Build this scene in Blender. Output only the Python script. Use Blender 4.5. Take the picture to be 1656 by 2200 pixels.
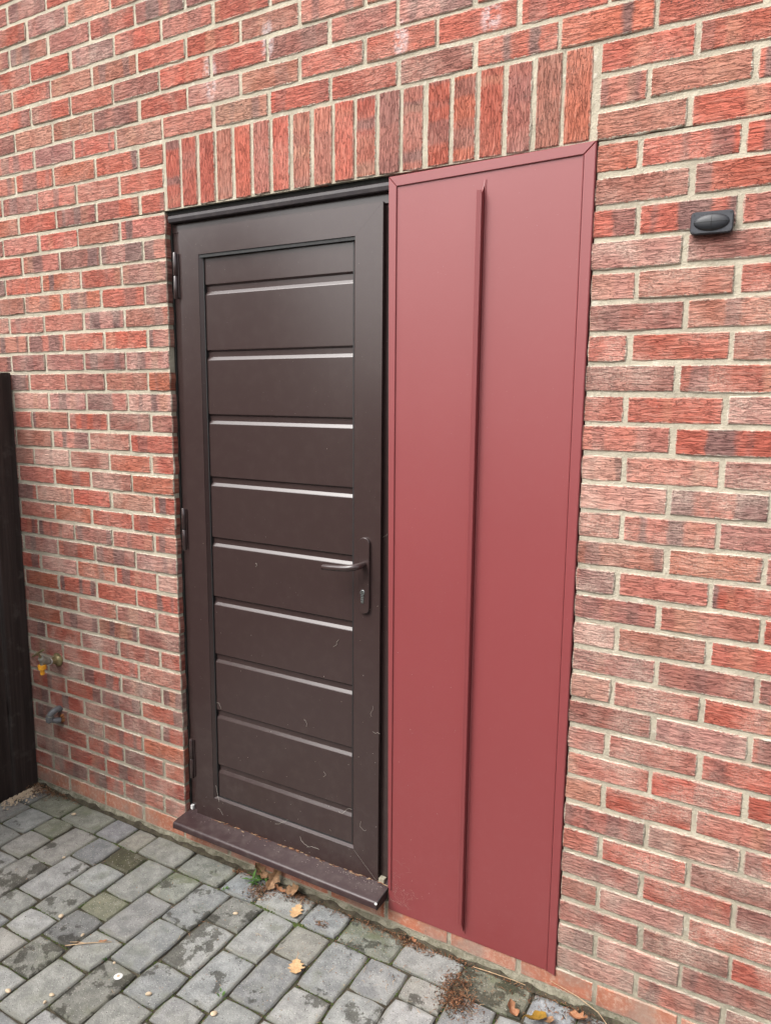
import bpy, math, random
from mathutils import Vector, Matrix
random.seed(7)
for o in list(bpy.data.objects): bpy.data.objects.remove(o, do_unlink=True)
S = bpy.context.scene
H = 2.345                      # height of the opening's head above the paving; wall face is Y=0, room side +Y

# ------------------------------------------------------------------ camera
CAM = Vector((1.9469, -1.8989, 1.7221))
RIGHT = Vector((0.8690, 0.4947, 0.0091)); UP = Vector((-0.0832, 0.1280, 0.9883)); BACK = Vector((0.4877, -0.8596, 0.1525))
cd = bpy.data.cameras.new('camera'); cam = bpy.data.objects.new('camera', cd)
S.collection.objects.link(cam)
cam.matrix_world = Matrix(((RIGHT.x, UP.x, BACK.x, CAM.x), (RIGHT.y, UP.y, BACK.y, CAM.y), (RIGHT.z, UP.z, BACK.z, CAM.z), (0, 0, 0, 1)))
cd.sensor_fit = 'VERTICAL'; cd.sensor_height = 36.0; cd.lens = 25.725; cd.clip_end = 500; cd.clip_start = 0.02
S.camera = cam
S.render.resolution_x = 770; S.render.resolution_y = 1024

# ------------------------------------------------------------------ sky, sun, exposure (overcast)
W = bpy.data.worlds.new('World'); S.world = W; W.use_nodes = True
wn = W.node_tree; wn.nodes.clear()
sun_el, sun_dir = math.radians(50), Vector((-0.44, -0.74, 0))
sky = wn.nodes.new('ShaderNodeTexSky'); sky.sky_type = 'NISHITA'; sky.sun_disc = False
sky.sun_elevation = sun_el; sky.sun_rotation = math.atan2(sun_dir.x, sun_dir.y)
sky.air_density = 1.0; sky.dust_density = 6.0; sky.ozone_density = 1.0
hs = wn.nodes.new('ShaderNodeHueSaturation'); hs.inputs['Saturation'].default_value = 0.27
bg = wn.nodes.new('ShaderNodeBackground'); bg.inputs['Strength'].default_value = 0.15
wo = wn.nodes.new('ShaderNodeOutputWorld')
wn.links.new(sky.outputs[0], hs.inputs['Color']); wn.links.new(hs.outputs[0], bg.inputs['Color']); wn.links.new(bg.outputs[0], wo.inputs['Surface'])
sd = bpy.data.lights.new('sun', 'SUN'); sd.energy = 0.5; sd.angle = math.radians(35); sd.color = (1.0, 0.985, 0.965)
so = bpy.data.objects.new('sun', sd); S.collection.objects.link(so)
d = sun_dir.normalized() * math.cos(sun_el) + Vector((0, 0, math.sin(sun_el)))
so.rotation_euler = d.to_track_quat('Z', 'Y').to_euler()
vs = S.view_settings; vs.view_transform = 'Standard'; vs.look = 'None'; vs.gamma = 1.0; vs.exposure = 1.28; vs.use_curve_mapping = False

# ------------------------------------------------------------------ node helpers
class M:
    def __init__(s, name):
        s.m = bpy.data.materials.new(name); s.m.use_nodes = True; s.t = s.m.node_tree; s.t.nodes.clear()
        s.out = s.n('OutputMaterial'); s.b = s.n('BsdfPrincipled'); s.l(s.b.outputs[0], s.out.inputs[0])
    def n(s, k, **kw):
        x = s.t.nodes.new('ShaderNode' + k)
        for a, v in kw.items(): setattr(x, a, v)
        return x
    def l(s, a, b): s.t.links.new(a, b)
    def put(s, sock, v):
        if isinstance(v, bpy.types.NodeSocket): s.l(v, sock)
        elif isinstance(v, (tuple, list)) and len(v) == 3 and len(sock.default_value) == 4: sock.default_value = (*v, 1)
        else: sock.default_value = v
    def math(s, op, a, b=0.0, c=0.0, clamp=False):
        x = s.n('Math', operation=op, use_clamp=clamp); s.put(x.inputs[0], a); s.put(x.inputs[1], b); s.put(x.inputs[2], c); return x.outputs[0]
    def ramp(s, v, lo, hi, a=0.0, b=1.0, smooth=True):
        x = s.n('MapRange', interpolation_type='SMOOTHSTEP' if smooth else 'LINEAR'); x.clamp = True if hasattr(x, 'clamp') else True
        for i, q in enumerate((v, lo, hi, a, b)): s.put(x.inputs[i], q)
        return x.outputs[0]
    def mix(s, f, a, b, mode='MIX'):
        x = s.n('Mix', data_type='RGBA', blend_type=mode); s.put(x.inputs[0], f); s.put(x.inputs[6], a); s.put(x.inputs[7], b); return x.outputs[2]
    def attr(s, name, out='Vector'): return s.n('Attribute', attribute_name=name).outputs[out]
    def pos(s): return s.n('NewGeometry').outputs['Position']
    def sep(s, v):
        x = s.n('SeparateXYZ'); s.l(v, x.inputs[0]); return x.outputs
    def comb(s, x, y, z):
        c = s.n('CombineXYZ'); s.put(c.inputs[0], x); s.put(c.inputs[1], y); s.put(c.inputs[2], z); return c.outputs[0]
    def scale(s, v, sx, sy, sz):
        x = s.n('VectorMath', operation='MULTIPLY'); s.l(v, x.inputs[0]); x.inputs[1].default_value = (sx, sy, sz); return x.outputs[0]
    def add(s, a, b):
        x = s.n('VectorMath', operation='ADD'); s.put(x.inputs[0], a); s.put(x.inputs[1], b); return x.outputs[0]
    def noise(s, v, sc, det=3.0, rough=.55, dist=0.0, out='Fac'):
        x = s.n('TexNoise'); s.l(v, x.inputs['Vector']); x.inputs['Scale'].default_value = sc; x.inputs['Detail'].default_value = det
        x.inputs['Roughness'].default_value = rough; x.inputs['Distortion'].default_value = dist; return x.outputs[out]
    def vor(s, v, sc, feature='DISTANCE_TO_EDGE', out='Distance', rnd=1.0):
        x = s.n('TexVoronoi', feature=feature); s.l(v, x.inputs['Vector']); x.inputs['Scale'].default_value = sc; x.inputs['Randomness'].default_value = rnd; return x.outputs[out]
    def bump(s, h, dist, strength=1.0, normal=None):
        x = s.n('Bump'); s.l(h, x.inputs['Height']); x.inputs['Distance'].default_value = dist; x.inputs['Strength'].default_value = strength
        if normal: s.l(normal, x.inputs['Normal'])
        return x.outputs[0]
    def fin(s, col, rough=.6, normal=None, metal=0.0, spec=.5, coat=0.0):
        s.put(s.b.inputs['Base Color'], col); s.put(s.b.inputs['Roughness'], rough); s.put(s.b.inputs['Metallic'], metal)
        s.put(s.b.inputs['Specular IOR Level'], spec); s.put(s.b.inputs['Coat Weight'], coat)
        if normal: s.l(normal, s.b.inputs['Normal'])
        return s.m

# ------------------------------------------------------------------ materials
def mat_mortar():
    m = M('mortar'); p = m.pos()
    n1 = m.noise(p, 9, 4); n2 = m.noise(p, 160, 4, .7); n3 = m.noise(p, 38, 3)
    c = m.mix(m.ramp(n1, .3, .7), (.345, .305, .235), (.475, .425, .33))
    c = m.mix(m.ramp(n2, .45, .8, 0, .5), c, (.31, .28, .22))
    z = m.sep(p)[2]
    damp = m.math('MULTIPLY', m.ramp(z, .62, .02), m.ramp(n3, .3, .65), clamp=True)
    c = m.mix(m.math('MULTIPLY', damp, .55), c, (.17, .17, .125))
    c = m.mix(m.math('MULTIPLY', m.ramp(n3, .58, .75), .5), c, (.66, .62, .53))
    h = m.math('ADD', m.math('MULTIPLY', n3, 1.2), n2)
    return m.fin(c, .95, m.bump(h, .004, .9), spec=.2)

def mat_brick(plinth=False):
    m = M('plinth_brick_clay' if plinth else 'rustic_brick_clay'); p = m.pos()
    L = m.sep(m.attr('loc')); P = m.sep(m.attr('par')); Q = m.sep(m.attr('par2'))
    base = m.attr('ccol', 'Color'); l, sh = L[0], L[1]; hl, hs_, rnd = P[0], P[1], P[2]; band_a, bloom_a, smear_a = Q[0], Q[1], Q[2]
    off = m.math('MULTIPLY', rnd, 53.0)
    v = m.comb(m.math('ADD', l, off), sh, m.math('MULTIPLY', rnd, 7.0))
    # kiln bands across the brick
    w = m.math('MULTIPLY', m.math('SUBTRACT', m.noise(v, 30, 2), .5), .022)
    bx = m.comb(m.math('MULTIPLY', m.math('ADD', m.math('ADD', l, off), w), 17.0), rnd, 0.0)
    bn = m.noise(bx, 1.0, 0.0)
    band = m.math('MULTIPLY', m.ramp(bn, .52, .62), band_a)
    bn2 = m.noise(m.add(bx, (31.7, 4.2, 1.0)), 1.0, 0.0)
    c = m.mix(m.math('MULTIPLY', m.ramp(bn2, .54, .70), .28), base, (.46, .160, .110))
    c = m.mix(band, c, (.190, .106, .096))
    tan = m.math('MULTIPLY', m.ramp(m.noise(m.add(bx, (77.0, 1.0, 9.0)), .8, 0.0), .68, .80), .42)
    c = m.mix(tan, c, (.48, .25, .16))
    # mottling
    n1 = m.noise(v, 45, 4, .65); n2 = m.noise(v, 240, 3, .7)
    c = m.mix(m.ramp(n1, .35, .75, 0, .45), c, m.mix(1.0, c, (.62, .55, .55), 'MULTIPLY'))
    c = m.mix(m.ramp(n2, .5, .8, 0, .35), c, m.mix(1.0, c, (1.35, 1.3, 1.3), 'MULTIPLY'))
    spots = m.ramp(m.vor(v, 55, 'F1'), .16, .10); spots = m.math('MULTIPLY', spots, m.ramp(m.noise(v, 14, 1), .58, .66))
    c = m.mix(m.math('MULTIPLY', spots, .75), c, (.035, .030, .032))
    # relief
    if plinth:
        h = m.math('ADD', n2, n1); bdist, bst = .0012, .6
        crest = m.ramp(n2, .5, .7)
        c = m.mix(m.math('MULTIPLY', m.ramp(m.noise(p, 60, 4, .7), .46, .66), .5), c, (.50, .35, .26))
    else:
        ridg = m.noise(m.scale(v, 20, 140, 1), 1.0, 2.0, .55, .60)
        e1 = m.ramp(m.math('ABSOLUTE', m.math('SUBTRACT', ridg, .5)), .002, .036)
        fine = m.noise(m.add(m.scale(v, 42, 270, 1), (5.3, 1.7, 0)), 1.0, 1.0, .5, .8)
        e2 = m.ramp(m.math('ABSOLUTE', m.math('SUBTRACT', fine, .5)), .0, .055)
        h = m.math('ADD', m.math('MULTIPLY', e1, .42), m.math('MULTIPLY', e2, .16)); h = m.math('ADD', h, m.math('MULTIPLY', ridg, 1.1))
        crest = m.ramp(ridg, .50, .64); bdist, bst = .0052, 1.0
        # drag creases darkened
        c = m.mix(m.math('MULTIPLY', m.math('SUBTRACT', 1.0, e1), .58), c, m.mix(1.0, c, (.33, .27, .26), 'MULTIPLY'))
    # lime bloom in patches, then relief crests lightened
    bl = m.math('MULTIPLY', m.ramp(m.noise(p, 7, 3), .36, .70), bloom_a)
    bl = m.math('MULTIPLY', bl, m.math('MULTIPLY_ADD', m.ramp(n2, .38, .62), .55, .35), clamp=True)
    c = m.mix(bl, c, (.62, .47, .385))
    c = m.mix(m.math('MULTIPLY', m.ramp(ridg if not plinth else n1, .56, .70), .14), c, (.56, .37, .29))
    if not plinth:
        X = m.sep(p); eff = None
        for (ex, ez, sx, sz) in ((.445, H + .44, .030, .075), (.215, H + .385, .035, .085), (.905, H + .345, .028, .060), (1.165, H + .345, .035, .05)):
            q = m.math('ADD', m.math('POWER', m.math('ABSOLUTE', m.math('DIVIDE', m.math('SUBTRACT', X[0], ex), sx)), 2.0), m.math('POWER', m.math('ABSOLUTE', m.math('DIVIDE', m.math('SUBTRACT', X[2], ez), sz)), 2.0))
            g2 = m.ramp(q, 1.0, 0.0); eff = g2 if eff is None else m.math('ADD', eff, g2)
        c = m.mix(m.math('MULTIPLY', m.math('MULTIPLY', eff, m.ramp(n1, .38, .58)), .55, clamp=True), c, (.72, .66, .66))
    # mortar smeared over the arrises
    e = m.math('MINIMUM', m.math('SUBTRACT', hl, m.math('ABSOLUTE', l)), m.math('SUBTRACT', hs_, m.math('ABSOLUTE', sh)))
    e = m.math('ADD', e, m.math('MULTIPLY', m.math('SUBTRACT', m.noise(p, 130, 3, .7), .5), -.012))
    sm = m.math('MULTIPLY', m.math('MULTIPLY', m.ramp(e, .0042, .0008), smear_a), m.ramp(L[2], .010, .004))
    c = m.mix(sm, c, (.52, .47, .38))
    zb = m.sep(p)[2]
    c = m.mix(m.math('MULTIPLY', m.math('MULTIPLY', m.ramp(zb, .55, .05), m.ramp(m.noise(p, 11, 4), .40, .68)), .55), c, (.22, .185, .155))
    return m.fin(c, .9, m.bump(h, bdist, bst), spec=.25)

def mat_paver():
    m = M('tumbled_concrete'); p = m.pos(); P = m.sep(m.attr('par')); L = m.sep(m.attr('loc')); Q = m.sep(m.attr('par2'))
    base = m.attr('ccol', 'Color')
    n1 = m.noise(p, 22, 4, .6); n2 = m.noise(p, 420, 2, .6); n3 = m.noise(p, 5.5, 4, .62); n4 = m.noise(p, 130, 3, .7)
    c = m.mix(m.ramp(n1, .34, .66, 0, .8), m.mix(1.0, base, (.74, .74, .73), 'MULTIPLY'), m.mix(1.0, base, (1.16, 1.16, 1.13), 'MULTIPLY'))
    c = m.mix(m.math('MULTIPLY', m.ramp(n3, .52, .68), .35), c, (.34, .34, .31))
    c = m.mix(m.ramp(n2, .45, .62, 0, .45), c, m.mix(1.0, c, (.55, .55, .55), 'MULTIPLY'))
    c = m.mix(m.ramp(m.vor(p, 120, 'F1'), .22, .10, 0, .75), c, (.46, .45, .40))
    c = m.mix(m.math('MULTIPLY', m.ramp(m.vor(m.add(p, (3.1, .7, 0)), 90, 'F1'), .17, .08), .8), c, (.045, .04, .035))
    # edge dirt and moss creeping in from the joints
    e = m.math('MINIMUM', m.math('SUBTRACT', P[0], m.math('ABSOLUTE', L[0])), m.math('SUBTRACT', P[1], m.math('ABSOLUTE', L[1])))
    e = m.math('ADD', e, m.math('MULTIPLY', m.math('SUBTRACT', n1, .5), -.05))
    c = m.mix(m.math('MULTIPLY', m.ramp(e, .016, -.004), .50), c, (.11, .106, .078))
    # green film
    g = m.math('MULTIPLY', m.ramp(m.noise(m.add(p, (9, 2, 0)), 9, 4), .5, .68), Q[1])
    c = m.mix(m.math('MULTIPLY', g, .75), c, (.105, .115, .060))
    # damp blotches with torn outlines
    dm = m.ramp(m.math('ADD', m.noise(m.add(p, (1.7, 4.4, 0)), 8.5, 6, .66), m.math('MULTIPLY_ADD', Q[0], .19, -.10)), .575, .615)
    dm = m.math('MULTIPLY', dm, m.ramp(n4, .28, .42), clamp=True)
    c = m.mix(m.math('MULTIPLY', dm, .80), c, m.mix(1.0, c, (.20, .19, .16), 'MULTIPLY'))
    h = m.math('ADD', m.math('MULTIPLY', n1, 1.5), m.math('ADD', n4, m.math('MULTIPLY', n2, .35)))
    rg = m.math('SUBTRACT', .88, m.math('MULTIPLY', dm, .22))
    return m.fin(c, rg, m.bump(h, .0038, .85), spec=.35)

def mat_noise(name, cols, scale, rough=.9, bump=.004, detail=4, spec=.3, bs=60):
    m = M(name); p = m.pos(); n = m.noise(p, scale, detail, .65); n2 = m.noise(p, scale * 6, 3, .7)
    c = m.mix(m.ramp(n, .35, .65), cols[0], cols[1])
    if len(cols) > 2: c = m.mix(m.ramp(n2, .55, .7), c, cols[2])
    h = m.math('ADD', m.noise(p, bs, 4, .7), n2)
    return m.fin(c, rough, m.bump(h, bump, .8), spec=spec)

def mat_paint(name, col, rough, dirt=(.30, .26, .22), dirt_a=.12, wave=.0, spec=.5, low=.0):
    m = M(name); p = m.pos()
    n = m.noise(p, 3.0, 3); n2 = m.noise(p, 700, 2); n3 = m.noise(p, 26, 5, .7)
    c = m.mix(m.ramp(n, .3, .7, 0, .10), col, tuple(min(1, x * 1.25 + .004) for x in col))
    sp = m.ramp(m.vor(p, 62, 'F1'), .055, .02); sp = m.math('MULTIPLY', sp, m.ramp(m.noise(p, 5, 2), .44, .60))
    c = m.mix(m.math('MULTIPLY', sp, .5), c, (.50, .46, .40))
    zz = m.sep(p)[2]
    du = m.math('MULTIPLY', m.ramp(n3, .42, .75), m.math('ADD', dirt_a, m.math('MULTIPLY', m.ramp(zz, .75, .1), low)), clamp=True)
    c = m.mix(du, c, dirt)
    r = m.math('ADD', m.math('MULTIPLY', m.math('SUBTRACT', n3, .5), .05), rough)
    nb = m.bump(n2, .0002, .25)
    if wave: nb = m.bump(m.noise(m.scale(p, 1.0, 1.0, .45), 3.2, 1), wave, 1.0, nb)
    return m.fin(c, r, nb, spec=spec)

def mat_wood():
    m = M('dark_stained_timber'); p = m.pos()
    v = m.scale(p, 40, 40, 1.6); n = m.noise(v, 1.0, 5, .65, .6); n2 = m.noise(p, 16, 4); n3 = m.noise(m.scale(p, 120, 120, 6), 1.0, 3)
    c = m.mix(m.ramp(n, .3, .7), (.021, .0145, .0125), (.046, .033, .029))
    c = m.mix(m.ramp(n2, .56, .74, 0, .6), c, (.075, .062, .056))
    return m.fin(c, .75, m.bump(m.math('ADD', n, m.math('MULTIPLY', n3, .4)), .004, .8), spec=.3)

def mat_plain(name, col, rough=.5, metal=0.0, nscale=90, var=.35, bump=.0006):
    m = M(name); p = m.pos(); n = m.noise(p, nscale, 4, .65)
    c = m.mix(m.ramp(n, .3, .75), col, tuple(x * (1 - var) for x in col))
    return m.fin(c, m.math('ADD', rough, m.math('MULTIPLY', m.math('SUBTRACT', n, .5), .2)), m.bump(n, bump, .7), metal=metal)

def mat_leaf(name, a, b):
    m = M(name); p = m.pos(); n = m.noise(p, 90, 4); v = m.vor(p, 130)
    c = m.mix(m.ramp(n, .35, .7), a, b); c = m.mix(m.ramp(v, .1, .0, 0, .4), c, tuple(x * .6 for x in a))
    return m.fin(c, .7, m.bump(n, .002, .7), spec=.3)

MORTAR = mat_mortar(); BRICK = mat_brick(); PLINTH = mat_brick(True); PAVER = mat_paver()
DIRTYM = mat_noise('weathered_mortar', ((.13, .12, .085), (.27, .25, .19), (.09, .095, .055)), 26, .95, .005)
BEDDING = mat_noise('joint_soil_and_moss', ((.040, .032, .022), (.080, .067, .047), (.048, .062, .022)), 30, .95, .006)
EARTH = mat_noise('compacted_gravel', ((.16, .15, .13), (.26, .245, .22), (.10, .09, .075)), 4, .95, .02)
BROWN = mat_paint('brown_satin_paint', (.038, .0230, .0215), .23, dirt_a=.015, low=.03, spec=.64)
SILLB = mat_paint('brown_sill_paint', (.036, .0195, .0205), .38, dirt_a=.05, low=.05, spec=.42)
BARB = mat_paint('dirty_dark_paint', (.026, .020, .022), .42, dirt_a=.06, low=0, spec=.4)
RED = mat_paint('red_coated_steel', (.208, .040, .042), .44, dirt=(.36, .18, .17), dirt_a=.02, wave=.0040, low=.03, spec=.62)
BLACK = mat_plain('black_rubber_seal', (.010, .010, .010), .6)
DARKGAP = mat_plain('dark_sealant_gap', (.012, .011, .009), .95)
WOOD = mat_wood()
PLASTIC = mat_plain('charcoal_plastic', (.026, .028, .036), .5, var=.25)
LENS = mat_plain('dark_lens_plastic', (.017, .018, .022), .46, var=.15, bump=.0001)
BRASS = mat_plain('tarnished_brass', (.34, .28, .14), .42, .5, 60, .5)
STEEL = mat_plain('dull_chrome', (.34, .33, .28), .40, .45, 80, .4)
YELLOW = mat_plain('yellow_plastic', (.80, .36, .025), .45, var=.12)
GREYP = mat_plain('grey_plastic_pipe', (.135, .138, .142), .38, var=.3)
WHITEP = mat_plain('white_plastic', (.72, .72, .70), .4, var=.12)
RUST = mat_plain('rusty_residue', (.32, .12, .04), .9, var=.5, bump=.004)
LOCK = mat_plain('nickel_lock', (.62, .66, .64), .25, .95, 200, .3)
WEB = mat_plain('cobweb', (.40, .36, .31), .9)
LTAN = mat_leaf('tan_leaf', (.50, .31, .155), (.57, .39, .22)); LBRN = mat_leaf('brown_leaf', (.20, .115, .06), (.34, .20, .11))
LORG = mat_leaf('orange_leaf', (.27, .115, .055), (.36, .19, .105)); LOLV = mat_leaf('olive_leaf', (.30, .17, .025), (.22, .14, .02))
LGRN = mat_leaf('green_leaf', (.055, .13, .025), (.10, .19, .04)); MOSS = mat_leaf('moss', (.045, .075, .012), (.075, .10, .02))
LITTER = mat_leaf('conifer_litter', (.145, .058, .024), (.062, .032, .020)); LITTER2 = mat_leaf('pale_straw', (.50, .36, .22), (.36, .22, .12))
STONE = mat_plain('pale_pebble', (.56, .44, .30), .6, var=.3, nscale=40)

# ------------------------------------------------------------------ object helpers
def obj(name, me, mats, parent=None):
    o = bpy.data.objects.new(name, me); S.collection.objects.link(o)
    for mt in (mats if isinstance(mats, (list, tuple)) else [mats]): me.materials.append(mt)
    if parent is not None: o.parent = parent
    return o
def mesh(name, v, f, smooth=False):
    me = bpy.data.meshes.new(name); me.from_pydata([tuple(x) for x in v], [], f); me.update()
    if smooth: me.polygons.foreach_set('use_smooth', [True] * len(me.polygons))
    return me
def empty(name, loc=(0, 0, 0)):
    o = bpy.data.objects.new(name, None); S.collection.objects.link(o); o.empty_display_size = .05; o['_base'] = 1; return o
def tag(o, label, cat, group=None):
    if '_base' in o: del o['_base']
    o['label'] = label; o['category'] = cat; o['kind'] = 'thing'
    if group: o['group'] = group
    return o
class MB:
    def __init__(s): s.v = []; s.f = []; s.mi = []
    def add(s, v, f, mi=0):
        k = len(s.v); s.v += [tuple(x) for x in v]; s.f += [tuple(i + k for i in q) for q in f]; s.mi += [mi] * len(f); return s
    def box(s, x0, x1, y0, y1, z0, z1, mi=0):
        v = [(x0, y0, z0), (x1, y0, z0), (x1, y1, z0), (x0, y1, z0), (x0, y0, z1), (x1, y0, z1), (x1, y1, z1), (x0, y1, z1)]
        return s.add(v, [(0, 3, 2, 1), (4, 5, 6, 7), (0, 1, 5, 4), (1, 2, 6, 5), (2, 3, 7, 6), (3, 0, 4, 7)], mi)
    def prism(s, poly, yf, yb, bev=.0012, mi=0):
        """convex polygon in X,Z (counter-clockwise seen from -Y) extruded from yf (front) to yb with a chamfered front edge"""
        n = len(poly); cx = sum(p[0] for p in poly) / n; cz = sum(p[1] for p in poly) / n
        inn = []
        for i in range(n):
            a, b, c = Vector(poly[i - 1]), Vector(poly[i]), Vector(poly[(i + 1) % n])
            e1 = (b - a).normalized(); e2 = (c - b).normalized(); n1 = Vector((-e1.y, e1.x)); n2 = Vector((-e2.y, e2.x))
            bi = (n1 + n2); k = bev / max(.3, bi.normalized().dot(n1)); inn.append(b + bi.normalized() * k)
        v = [(p.x, yf, p.y) for p in inn] + [(p[0], yf + bev, p[1]) for p in poly] + [(p[0], yb, p[1]) for p in poly]
        f = [tuple(range(n))]
        for i in range(n):
            j = (i + 1) % n; f += [(i, i + n, j + n, j), (i + n, i + 2 * n, j + 2 * n, j + n)]
        f.append(tuple(range(3 * n - 1, 2 * n - 1, -1)))
        return s.add(v, f, mi)
    def tube(s, pts, r, seg=10, mi=0, caps=True):
        pts = [Vector(p) for p in pts]; rs = r if isinstance(r, (list, tuple)) else [r] * len(pts); rings = []
        t0 = (pts[1] - pts[0]).normalized(); u = t0.orthogonal().normalized()
        for i, p in enumerate(pts):
            t = (pts[min(i + 1, len(pts) - 1)] - pts[max(i - 1, 0)]).normalized()
            u = (u - t * u.dot(t)).normalized(); w = t.cross(u)
            rings.append([p + (u * math.cos(a) + w * math.sin(a)) * rs[i] for a in [2 * math.pi * k / seg for k in range(seg)]])
        v = [q for rg in rings for q in rg]; f = []
        for i in range(len(pts) - 1):
            for k in range(seg):
                a, b = i * seg + k, i * seg + (k + 1) % seg; f.append((a, b, b + seg, a + seg))
        if caps: f += [tuple(range(seg - 1, -1, -1)), tuple(range(len(v) - seg, len(v)))]
        return s.add(v, f, mi)
    def build(s, name, mats, parent=None, smooth=False):
        me = mesh(name, s.v, s.f, smooth); o = obj(name, me, mats, parent)
        if any(s.mi): me.polygons.foreach_set('material_index', s.mi)
        if smooth:
            try: me.set_sharp_from_angle(angle=math.radians(40))
            except Exception: pass
        return o

def piece(hl, hs, depth, rnd, jit=.0015, bev=.0025, nl=7, ns=3, rot=False, seed=0, corner=.004):
    """ragged-edged slab: local long axis l, short axis s, front at depth 0. returns verts in (l, s, d) and faces"""
    R_ = random.Random(seed); ring = []
    def side(a, b, n, nx, ny):
        for i in range(n):
            t = i / n; j = R_.gauss(0, jit) if i else -corner * R_.uniform(.2, .9)
            ring.append((a[0] + (b[0] - a[0]) * t + nx * j, a[1] + (b[1] - a[1]) * t + ny * j))
    c = [(-hl, -hs), (hl, -hs), (hl, hs), (-hl, hs)]
    k = .7071
    for q, (n, nx, ny) in enumerate(((nl, 0, -1), (ns, 1, 0), (nl, 0, 1), (ns, -1, 0))):
        a, b = c[q], c[(q + 1) % 4]
        for i in range(n):
            t = i / n
            if i == 0:
                j = corner * R_.uniform(.15, .7); sx = 1 if a[0] < 0 else -1; sy = 1 if a[1] < 0 else -1
                ring.append((a[0] + sx * j * k, a[1] + sy * j * k))
            else:
                j = R_.gauss(0, jit); ring.append((a[0] + (b[0] - a[0]) * t + nx * j, a[1] + (b[1] - a[1]) * t + ny * j))
    n = len(ring); v = []
    for (x, y) in ring: v.append((x * (1 - bev / hl), y * (1 - bev / hs), R_.uniform(-.0004, .0004)))
    for (x, y) in ring: v.append((x, y, bev))
    for (x, y) in ring: v.append((x, y, depth))
    v.append((0, 0, 0)); f = []
    for i in range(n):
        j = (i + 1) % n; f += [(3 * n, i, j), (i, i + n, j + n, j), (i + n, i + 2 * n, j + 2 * n, j + n)]
    return v, f

def piece_mesh(name, items):
    """items: (verts world, faces, locals, par, par2, colour) joined in one mesh with shading attributes"""
    V, F, A, P, Q, Cc = [], [], [], [], [], []
    for v, f, loc, par, par2, col in items:
        k = len(V); V += v; F += [tuple(i + k for i in q) for q in f]; A += loc; P += [par] * len(v); Q += [par2] * len(v); Cc += [(*col, 1)] * len(v)
    me = mesh(name, V, F)
    for nm, data in (('loc', A), ('par', P), ('par2', Q)):
        a = me.attributes.new(nm, 'FLOAT_VECTOR', 'POINT'); a.data.foreach_set('vector', [c for q in data for c in q])
    a = me.attributes.new('ccol', 'FLOAT_COLOR', 'POINT'); a.data.foreach_set('color', [c for q in Cc for c in q])
    return me

def project(p):
    d_ = Vector(p) - CAM; z = -d_.dot(BACK)
    if z < .05: return None
    return (385 + 770 * 1.0 * (d_.dot(RIGHT) / z) * (1572.085 / 1656), 512 - (d_.dot(UP) / z) * 1572.085 * 1024 / 2200)
def shown(c4):
    pp = [project(c) for c in c4]
    if any(q is None for q in pp): return 0
    pp = [(min(770, max(0, a)), min(1024, max(0, b))) for a, b in pp]
    return abs(sum(pp[i][0] * pp[(i + 1) % 4][1] - pp[(i + 1) % 4][0] * pp[i][1] for i in range(4))) / 2

# ================================================================== GROUND
g = MB().add([(-40, -60, -.045), (60, -60, -.045), (60, 40, -.045), (-40, 40, -.045)], [(0, 1, 2, 3)]).build('ground', EARTH); g['kind'] = 'structure'
b = MB(); b.box(-.903, 3.4, -2.9, .0, -.040, -.0085); pav = b.build('pavement', BEDDING); pav['kind'] = 'structure'

COLS = [-1.05, -.905, -.767, -.618, -.486, -.345, -.212, -.070, .069, .205, .342, .482, .620, .763, .905, 1.046, 1.187, 1.327, 1.468, 1.608, 1.749, 1.890, 2.031, 2.171, 2.312, 2.452, 2.593, 2.733, 2.874, 3.014, 3.155, 3.295]
CROSS = {2: [-.270, -.376], 3: [-.235, -.377], 4: [-.344, -.555], 5: [-.266, -.484], 6: [-.234, -.374, -.516], 7: [-.336, -.443, -.584], 8: [-.267, -.479, -.619, -.832],
         9: [-.337, -.546, -.763], 10: [-.266, -.473, -.618], 11: [-.336, -.545], 12: [-.268, -.474], 13: [-.339], 14: [-.272], 15: [-.23, -.37]}
FIRST = [-.903, -.790, -.595, -.380, -.252, -.143, .062, .275, .430, .622, .768, .974, 1.178, 1.394, 1.53, 1.74, 1.88, 2.02, 2.23, 2.37, 2.58, 2.72, 2.93, 3.07, 3.28]
cells = []
for i in range(len(FIRST) - 1): cells.append((FIRST[i], FIRST[i + 1], -.129, -.008))
R2 = random.Random(3)
for i in range(1, len(COLS) - 1):
    ys = [-.129] + list(CROSS.get(i, [])); 
    while ys[-1] > -2.85: ys.append(ys[-1] - R2.choice((.106, .141, .141, .211)))
    for a, b_ in zip(ys, ys[1:]): cells.append((COLS[i], COLS[i + 1], b_, a))
cells.append((-.803, -.770, -.238, -.131))
GREYS = [(.250, .255, .240), (.235, .240, .232), (.275, .275, .258), (.245, .245, .222), (.225, .228, .222), (.262, .252, .228), (.290, .288, .275)]
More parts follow.
